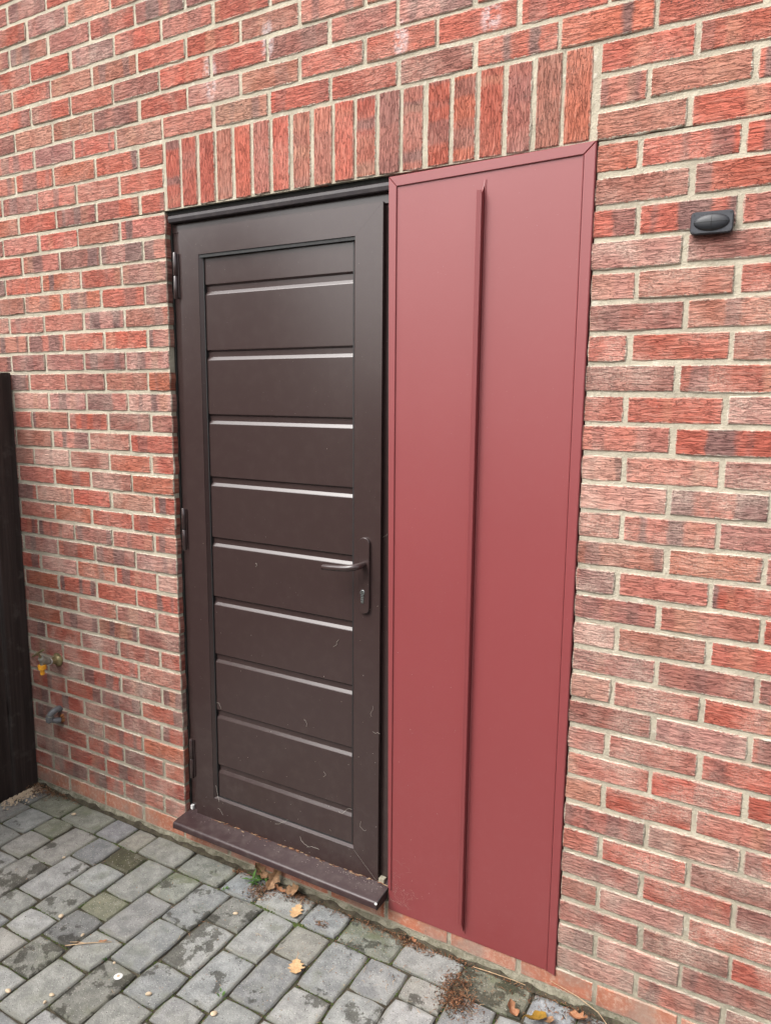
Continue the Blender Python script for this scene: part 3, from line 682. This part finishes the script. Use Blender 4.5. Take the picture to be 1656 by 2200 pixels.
MB().add(v, f).build('lens', LENS, sn, True)
rg = MB()
for pts in ([rotp(.0378 * math.cos(t), .0) + (-.0222 - .0085 * math.sin(t),) for t in [math.pi * i / 14 for i in range(15)]], [rotp(0, .0188 * math.cos(t)) + (-.0222 - .0085 * math.sin(t),) for t in [math.pi * i / 14 for i in range(15)]]):
    rg.tube([(x, y_, z) for x, z, y_ in pts], .00045, 6)
rg.build('lens_ridge', BLACK, sn)
for sx, sz in ((-1, 1), (1, 1), (1, -1), (-1, -1)):
    x, z = rotp(sx * .0385, sz * .0190)
    MB().tube([(x, -.0215, z), (x, -.0226, z)], .0030, 12).build('screw', PLASTIC, sn)
    w, h = (.0024, .0004) if sx * sz > 0 else (.0004, .0024)
    MB().box(x - w, x + w, -.0231, -.0224, z - h, z + h).build('screw_slot', BLACK, sn)

# ================================================================== GROUND DETAIL
def leafmesh(L, Wd, lobes, curl, seed, fold=.25):
    rl = random.Random(seed); n = 18; left, right = [], []
    for i in range(n + 1):
        t = i / n; env = math.sin(math.pi * min(1, t ** .85)) ** .7 * (1.0 if t < .6 else 1.0)
        lob = 1 - .46 * (0.5 + .5 * math.cos(2 * math.pi * lobes * t)) if 0 < t < 1 else 1
        w = Wd / 2 * max(.015, env * lob)
        for s_, arr in ((-1, left), (1, right)):
            ww = w * rl.uniform(.88, 1.1); arr.append((s_ * ww, t * L, abs(ww) * fold + curl * L * (t - .45) ** 2 + rl.gauss(0, .0006)))
    mid = [(0, i / n * L, curl * L * (i / n - .45) ** 2) for i in range(n + 1)]
    v = left + mid + right; N = n + 1
    f = [(i, i + 1, N + i + 1, N + i) for i in range(n)] + [(N + i, N + i + 1, 2 * N + i + 1, 2 * N + i) for i in range(n)]
    return v, f
def leaf_thing(label, cat, x, y, rz, L, Wd, mat, lobes=4, curl=.25, seed=1, tilt=(0, 0), z=.003, stem=.03, fold=.2, name='fallen_leaf', group=None):
    o = empty(name); tag(o, label, cat, group)
    v, f = leafmesh(L, Wd, lobes, curl, seed, fold)
    bl_ = MB().add([(a, b_ - L / 2, c) for a, b_, c in v], f).build('blade', mat, o, True)
    if stem: MB().tube([(0, L / 2 - .001, curl * L * .3), (.002, L / 2 + stem * .5, curl * L * .3 + .003), (.005, L / 2 + stem, curl * L * .2 + .002)], [.0009, .0007, .0006], 6).build('stalk', mat, o)
    o.location = (x, y, z); o.rotation_euler = (tilt[0], tilt[1], rz); return o
LA, LB = 16.0, 32.0
leaf_thing('tan oak-like leaf lying beside the sill on the paving', 'leaf', .590, -.092, math.radians(LA), .066, .048, LTAN, 4, .30, 3, stem=.032, z=.004)
leaf_thing('tan lobed leaf on the paving farther from the wall', 'leaf', .735, -.290, math.radians(LB), .058, .056, LTAN, 4, .30, 5, stem=.022, z=.004)
leaf_thing('large crumpled brown leaf standing by the green weed', 'leaf', .440, -.022, math.radians(20), .085, .050, LBRN, 3, 1.1, 8, tilt=(1.05, .5), z=.036, stem=0, fold=.5)
leaf_thing('crumpled orange leaf below the crumpled brown leaf', 'leaf', .478, -.045, math.radians(100), .050, .035, LORG, 3, .9, 9, tilt=(.3, .3), z=.012, stem=0, fold=.5)
leaf_thing('dark brown curled leaf tucked under the sill', 'leaf', .372, -.012, math.radians(70), .065, .040, LBRN, 3, 1.0, 10, tilt=(.7, -.4), z=.030, stem=0, fold=.6)
leaf_thing('dark brown crinkled leaf under the sill right of the weed', 'leaf', .535, -.026, math.radians(-60), .060, .045, LBRN, 3, 1.2, 11, tilt=(.5, .6), z=.022, stem=0, fold=.6)
leaf_thing('olive brown leaf at the bottom edge near the red panel', 'leaf', 1.432, -.118, math.radians(165), .095, .050, LOLV, 2, .6, 12, tilt=(.35, .2), z=.014, stem=.012, fold=.4)
leaf_thing('orange brown crinkled leaf on the blue-grey paver by the wall', 'leaf', 1.535, -.052, math.radians(-110), .058, .050, LORG, 3, .8, 13, tilt=(.25, -.2), z=.010, stem=0, fold=.5)
leaf_thing('small curled orange leaf left of the olive leaf', 'leaf', 1.360, -.115, math.radians(60), .045, .040, LORG, 2, 1.2, 14, tilt=(.5, .2), z=.010, stem=0, fold=.6)
leaf_thing('pale brown leaf overlapping the olive leaf', 'leaf', 1.470, -.105, math.radians(-160), .040, .030, LBRN, 3, .8, 15, tilt=(.3, .3), z=.012, stem=0, fold=.5)
leaf_thing('dry orange leaf at the lower right corner by the plinth', 'leaf', 1.600, -.090, math.radians(30), .050, .040, LORG, 3, .8, 16, tilt=(.3, -.2), z=.010, stem=0, fold=.5)
leaf_thing('orange scrap of leaf in the litter below the red panel', 'leaf', .995, -.018, math.radians(80), .022, .020, LORG, 2, .6, 17, tilt=(.4, .2), z=.012, stem=0, fold=.4)
leaf_thing('small orange leaf scrap by the twig on the left pavers', 'leaf', .138, -.512, math.radians(-50), .028, .012, LORG, 2, .4, 18, z=.004, stem=0)

# pebbles
def pebble(label, x, y, r, seed):
    rp = random.Random(seed); v, f = [], []; n, mm = 10, 6
    ax = (rp.uniform(.9, 1.4), rp.uniform(.7, 1.0), rp.uniform(.5, .65)); ph = [rp.uniform(0, 6) for _ in range(3)]
    for j in range(mm + 1):
        t = math.pi * j / mm
        for i in range(n):
            a = 2 * math.pi * i / n; k = 1 + .10 * math.sin(2 * a + ph[0]) + .06 * math.cos(3 * a + ph[1] + t)
            v.append((ax[0] * r * k * math.sin(t) * math.cos(a), ax[1] * r * k * math.sin(t) * math.sin(a), ax[2] * r * math.cos(t)))
    for j in range(mm):
        for i in range(n): a, b_ = j * n + i, j * n + (i + 1) % n; f.append((a, a + n, b_ + n, b_))
    o = MB().add(v, f).build('pebble', STONE, None, True); o.location = (x, y, r * ax[2] * .9); o.rotation_euler = (0, 0, rp.uniform(0, 3)); tag(o, label, 'pebble', 'loose pebbles on the pavers')
for lab, x, y, r in (('golden pebble on the paver nearest the wall and fence', -.559, -.084, .0085), ('brown pebble in the joint below the mossy corner', -.343, -.293, .0065), ('tan pebble at the far lower left on a joint', .064, -.785, .0085),
                     ('small tan pebble left of the white disc, upper of two', .185, -.730, .0065), ('small tan pebble left of the white disc, lower of two', .191, -.757, .0055), ('cream oblong pebble right of the white disc', .426, -.588, .0085),
                     ('tiny cream pebble above the white disc', .242, -.555, .0050), ('flat tan pebble beside the green sprout, left pavers', .058, -.525, .0055), ('pale pebble at the bottom edge on a mossy paver', .637, -.544, .0085),
                     ('cream stone chip on the paver below the weed', .417, -.200, .0065), ('pale stone chip among soil crumbs below the weed', .440, -.105, .0050), ('tan stone at the left picture edge', -.075, -.505, .008)):
    pebble(lab, x, y, r, int(x * 1000) + 3000)
# white disc
dsk = empty('plastic_disc'); tag(dsk, 'white round plastic disc lying on a damp paver', 'disc')
MB().tube([(.295, -.585, .001), (.295, -.585, .0022), (.295, -.585, .003)], [.0125, .0128, .0118], 24).build('rim', WHITEP, dsk, True)
MB().tube([(.295, -.585, .003), (.295, -.585, .0036)], .0048, 16).build('hub', STONE, dsk, True)

# weed
wd = empty('green_weed'); tag(wd, 'small green weed growing at the wall under the sill', 'weed'); rw_ = random.Random(6)
MB().tube([(.375, -.022, -.005), (.373, -.026, .022)], .0022, 6).build('stem', LGRN, wd)
for i in range(26):
    a = rw_.uniform(0, 6.28); ln = rw_.uniform(.022, .05); up = rw_.uniform(.2, .9); bx0, by0 = .378 + rw_.gauss(0, .014), -.034 + rw_.gauss(0, .010)
    p0 = Vector((bx0, by0, rw_.uniform(.0, .018))); dr = Vector((math.cos(a), math.sin(a) - .5, up)).normalized(); w = dr.cross(Vector((0, 0, 1))).normalized() * rw_.uniform(.0018, .006)
    p1 = p0 + dr * ln * .5 + Vector((0, 0, .004)); p2 = p0 + dr * ln
    MB().add([p0, p1 - w, p2, p1 + w], [(0, 1, 2, 3)]).build('leaf', LGRN, wd)
for i, (x, y) in enumerate(((.205, -.560), (.610, -.482), (.300, -.122), (1.475, -.012))):
    sp = empty('seedling'); tag(sp, ('tiny green sprout in a joint of the left pavers', 'tiny green sprout in a joint near the bottom edge', 'tiny green sprout between two mossy pavers by the wall', 'tiny green sprout at the plinth right of the red panel')[i], 'seedling', 'sprouts in the paving joints')
    for k in range(7):
        a = rw_.uniform(0, 6.28); ln = rw_.uniform(.006, .013); p0 = Vector((x + rw_.gauss(0, .004), y + rw_.gauss(0, .004), -.002)); p2 = p0 + Vector((math.cos(a) * ln, math.sin(a) * ln, ln * .7 + .004)); w = Vector((-math.sin(a), math.cos(a), 0)) * ln * .35; p1 = (p0 + p2) / 2 + Vector((0, 0, .002))
        MB().add([p0, p1 - w, p2, p1 + w], [(0, 1, 2, 3)]).build('leaf', LGRN, sp)

# leaf litter, crumbs of soil, moss: uncountable
def litter(name, label, cat, spots, mats, lmin, lmax, wmax, seed, flat=.25):
    r_ = random.Random(seed); mb_ = MB()
    for (x, y, sx, sy, cnt, h0) in spots:
        for i in range(cnt):
            px, py = x + r_.gauss(0, sx), y + r_.gauss(0, sy)
            if py > -.004: py = -.004 - abs(r_.gauss(0, .006))
            dd_ = math.exp(-((px - x) / (sx * 1.6)) ** 2 - ((py - y) / (sy * 1.6)) ** 2)
            pz = r_.uniform(0, 1) * h0 * dd_ + .001; a = r_.uniform(0, 6.28); ln = r_.uniform(lmin, lmax); w_ = r_.uniform(.25, 1) * wmax
            dr = Vector((math.cos(a), math.sin(a), r_.gauss(0, flat))).normalized(); sd_ = dr.cross(Vector((0, 0, 1))).normalized(); nn = sd_.cross(dr)
            c = Vector((px, py, pz)); b0 = r_.uniform(-.3, .3) * ln
            ps = [c - dr * ln / 2, c + nn * abs(b0) * .5 + sd_ * b0, c + dr * ln / 2]
            v = [ps[0] - sd_ * w_ * .5, ps[0] + sd_ * w_ * .5, ps[1] - sd_ * w_, ps[1] + sd_ * w_, ps[2], ps[1] + nn * w_]
            mb_.add(v, [(0, 1, 3, 2), (2, 3, 4), (0, 5, 1), (2, 4, 5)], r_.randrange(len(mats)))
    o = mb_.build(name, mats); o['kind'] = 'stuff'; o['label'] = label; o['category'] = cat; return o
litter('conifer_litter', 'brown conifer litter gathered along the wall foot', 'litter',
       [(-.86, -.035, .05, .025, 420, .022), (-.75, -.018, .06, .012, 200, .012), (-.62, -.010, .05, .006, 60, .006), (.30, -.02, .03, .010, 90, .008), (.415, -.065, .025, .022, 260, .012), (.53, -.035, .05, .016, 260, .018), (.66, -.012, .05, .008, 110, .008),
        (.82, -.02, .05, .010, 120, .008), (.955, -.018, .025, .012, 160, .016), (1.01, -.028, .03, .012, 170, .012), (1.13, -.012, .06, .007, 120, .008), (1.185, -.105, .022, .035, 330, .014), (1.215, -.165, .030, .022, 520, .018),
        (1.33, -.008, .06, .006, 80, .006), (1.52, -.03, .08, .018, 200, .010), (1.66, -.05, .08, .03, 200, .012), (.69, -.095, .018, .010, 45, .007)], [LITTER, LITTER, LITTER, LBRN, BEDDING, BEDDING, LORG], .006, .022, .0016, 31)
litter('straw_bits', 'pale dry stalks and needles scattered on the pavers', 'litter',
       [(.4, -.3, .5, .2, 60, .002), (1.0, -.15, .3, .1, 70, .003), (1.2, -.15, .06, .04, 26, .014), (.95, -.02, .08, .012, 30, .012), (1.5, -.05, .12, .04, 40, .010), (-.85, -.03, .05, .02, 60, .02)], [LITTER2, LORG], .010, .034, .0009, 32, .12)
litter('joint_crumbs', 'dark soil crumbs and brown specks on the pavers', 'soil', [(.3, -.35, .6, .25, 520, .001), (1.1, -.12, .3, .08, 650, .001), (.42, -.09, .03, .025, 260, .008), (1.22, -.09, .04, .05, 260, .003)], [BEDDING, LBRN], .0015, .0055, .0022, 33, .3)
r_ = random.Random(12); mb_ = MB()                                   # moss cushions in the joints
def cush(x, y, r, z=-.004):
    n = 6; v = [(x, y, z + r * .8)] + [(x + r * math.cos(2 * math.pi * i / n) * r_.uniform(.7, 1.2), y + r * math.sin(2 * math.pi * i / n) * r_.uniform(.7, 1.2), z) for i in range(n)]
    mb_.add(v, [(0, 1 + i, 1 + (i + 1) % n) for i in range(n)])
for (x0_, x1_, y0_, y1_) in cells:
    if x0_ < -.9 or x1_ > 1.9 or y0_ < -1.0: continue
    if r_.random() < .72:
        for i in range(r_.randrange(6, 40)): cush(x0_ + r_.gauss(0, .0016), r_.uniform(y0_, y1_), r_.uniform(.0010, .0034), -.006)
    if r_.random() < .8:
        for i in range(r_.randrange(6, 40)): cush(r_.uniform(x0_, x1_), y0_ + r_.gauss(0, .0016), r_.uniform(.0010, .0034), -.006)
for i in range(160): cush(.47 + r_.gauss(0, .03), -.118 + r_.gauss(0, .006), r_.uniform(.002, .005), -.003)
for i in range(60): cush(.634 + r_.gauss(0, .01), -.132 + r_.gauss(0, .006), r_.uniform(.002, .005), -.003)
o = mb_.build('moss', MOSS); o['kind'] = 'stuff'; o['label'] = 'green moss cushions in the joints between pavers'; o['category'] = 'moss'
# gravel at the foot of the fence
r_ = random.Random(15); mb_ = MB()
for i in range(420):
    x, y = -.895 + abs(r_.gauss(0, .035)), -.09 + r_.gauss(0, .05); s_ = r_.uniform(.003, .007); z = .002 + r_.uniform(0, .006)
    if y > -.01 or x > -.80: continue
    v = [(x + s_ * a * r_.uniform(.6, 1.2), y + s_ * b_ * r_.uniform(.6, 1.2), z + s_ * c * r_.uniform(.4, .8)) for a, b_, c in ((1, 0, 0), (-1, 0, 0), (0, 1, 0), (0, -1, 0), (0, 0, 1), (0, 0, -1))]
    mb_.add(v, [(0, 2, 4), (2, 1, 4), (1, 3, 4), (3, 0, 4), (2, 0, 5), (1, 2, 5), (3, 1, 5), (0, 3, 5)])
o = mb_.build('gravel', STONE); o['kind'] = 'stuff'; o['label'] = 'pale gravel heaped at the foot of the fence'; o['category'] = 'gravel'
# twig
tw = empty('twig'); tag(tw, 'thin forked brown twig lying on the left pavers', 'twig')
MB().tube([(.052, -.585, .004), (.10, -.548, .006), (.135, -.522, .005), (.165, -.500, .004)], [.0016, .0014, .0012, .0008], 6).build('stalk', LITTER2, tw)
MB().tube([(.10, -.548, .006), (.075, -.556, .006), (.052, -.567, .004)], [.0012, .001, .0008], 6).build('side_shoot', LITTER2, tw)
st_ = empty('straw_stem'); tag(st_, 'long pale grass stalk lying below the red panel at the wall', 'stalk')
MB().tube([(1.205, -.022, .010), (1.26, -.020, .014), (1.33, -.012, .012), (1.40, -.006, .006)], [.0011, .0012, .001, .0006], 6).build('stalk', LITTER2, st_)
st_ = empty('straw_stem'); tag(st_, 'long pale grass stalk leaning on the plinth at lower right', 'stalk')
MB().tube([(1.440, -.003, .050), (1.52, -.008, .040), (1.58, -.020, .028), (1.63, -.050, .010)], [.0008, .001, .001, .0007], 6).build('stalk', LITTER2, st_)

# cobwebs and specks caught on door and panel
r_ = random.Random(44); mb_ = MB()
def strand(pts, r): mb_.tube(pts, r * .55, 4)
def wander(x, z, y, n, st, r, da=.9, a=None):
    a = r_.uniform(0, 6.28) if a is None else a; pts = [(x, y, H + z)]
    for i in range(n): a += r_.gauss(0, da); x += math.cos(a) * st; z += math.sin(a) * st; pts.append((x, y - r_.uniform(0, .002), H + z))
    strand(pts, r)
wander(.845, -1.045, .030, 6, .005, .0005)
wander(.818, -1.63, .0135, 7, .006, .0006); wander(.822, -1.68, .0135, 6, .005, .0006); wander(.80, -2.03, .0135, 7, .007, .0006)
wander(.42, -2.128, .0135, 7, .010, .0007, .35, -.3)
wander(.53, -2.14, .0135, 12, .008, .0009, .35, -1.3); wander(.34, -1.20, .0290, 8, .003, .0008); wander(.66, -1.43, .0290, 10, .004, .0008, .8, 1.3); wander(.62, -1.88, .0290, 7, .004, .0008)
wander(.735, -1.985, .0285, 9, .007, .0007, .5, 3.0); wander(.55, -1.735, .0285, 7, .005, .0007)
wander(.13, -1.74, .0285, 7, .007, .0007, .5, 0); wander(.142, -2.06, .014, 8, .008, .0010, .25, -.6); wander(.175, -2.17, .0135, 6, .006, .0007)
strand([(.752, .0135, H - 2.118), (.838, .0135, H - 2.198)], .00035)
for i in range(95):                                                  # specks
    if r_.random() < .7: x, z, y = r_.uniform(.06, .84), -2.19 + abs(r_.gauss(0, .55)), .0145
    else: x, z, y = r_.uniform(.91, 1.12), -2.24 + abs(r_.gauss(0, .5)), PY - .0006
    if z > -.3: continue
    if y > 0 and .13 < x < .748 and z > -2.11: y = .0295
    a = r_.uniform(0, 6.28); l_ = r_.uniform(.0008, .0040); strand([(x, y, H + z), (x + math.cos(a) * l_, y, H + z + math.sin(a) * l_)], r_.uniform(.0005, .0010))
for i in range(60):                                                  # web haze low on the red panel
    wander(.912 + abs(r_.gauss(0, .04)), -2.245 + abs(r_.gauss(0, .07)), PY - .0008, 4, .006, .00016, .6)
for i in range(130):                                                 # dust and bits on the sill top
    x = r_.uniform(.01, .88) if r_.random() < .5 else .88 - abs(r_.gauss(0, .18)); 
    if x < .01: continue
    t = r_.random(); y = .012 - abs(r_.gauss(0, .022)); y = max(y, -.06); z = -2.2005 - (.03 - y) / .082 * .0085 + .0008; a = r_.uniform(0, 6.28); l_ = r_.uniform(.001, .006)
    strand([(x, y, H + z), (x + math.cos(a) * l_, y + math.sin(a) * l_ * .5, H + z + .0006)], r_.uniform(.0004, .0010))
o = mb_.build('cobweb_wisps', WEB); o['kind'] = 'stuff'; o['label'] = 'cobweb wisps and specks caught on the door and sill'; o['category'] = 'cobweb'
r_ = random.Random(50); mb_ = MB()
for i in range(110):
    x = r_.uniform(.10, .87); y = .010 + r_.gauss(0, .003); z = -2.2015 + r_.uniform(0, .003); a = r_.gauss(0, .5); l_ = r_.uniform(.006, .02)
    mb_.tube([(x, y, H + z), (x + math.cos(a) * l_, y + math.sin(a) * l_ * .3, H + z + r_.uniform(0, .003))], r_.uniform(.0004, .0011), 4, r_.randrange(3))
o = mb_.build('sill_litter', [LITTER2, LITTER, LORG]); o['kind'] = 'stuff'; o['label'] = 'dry plant bits along the back edge of the sill'; o['category'] = 'litter'
for o in S.objects:
    if '_base' in o: del o['_base']
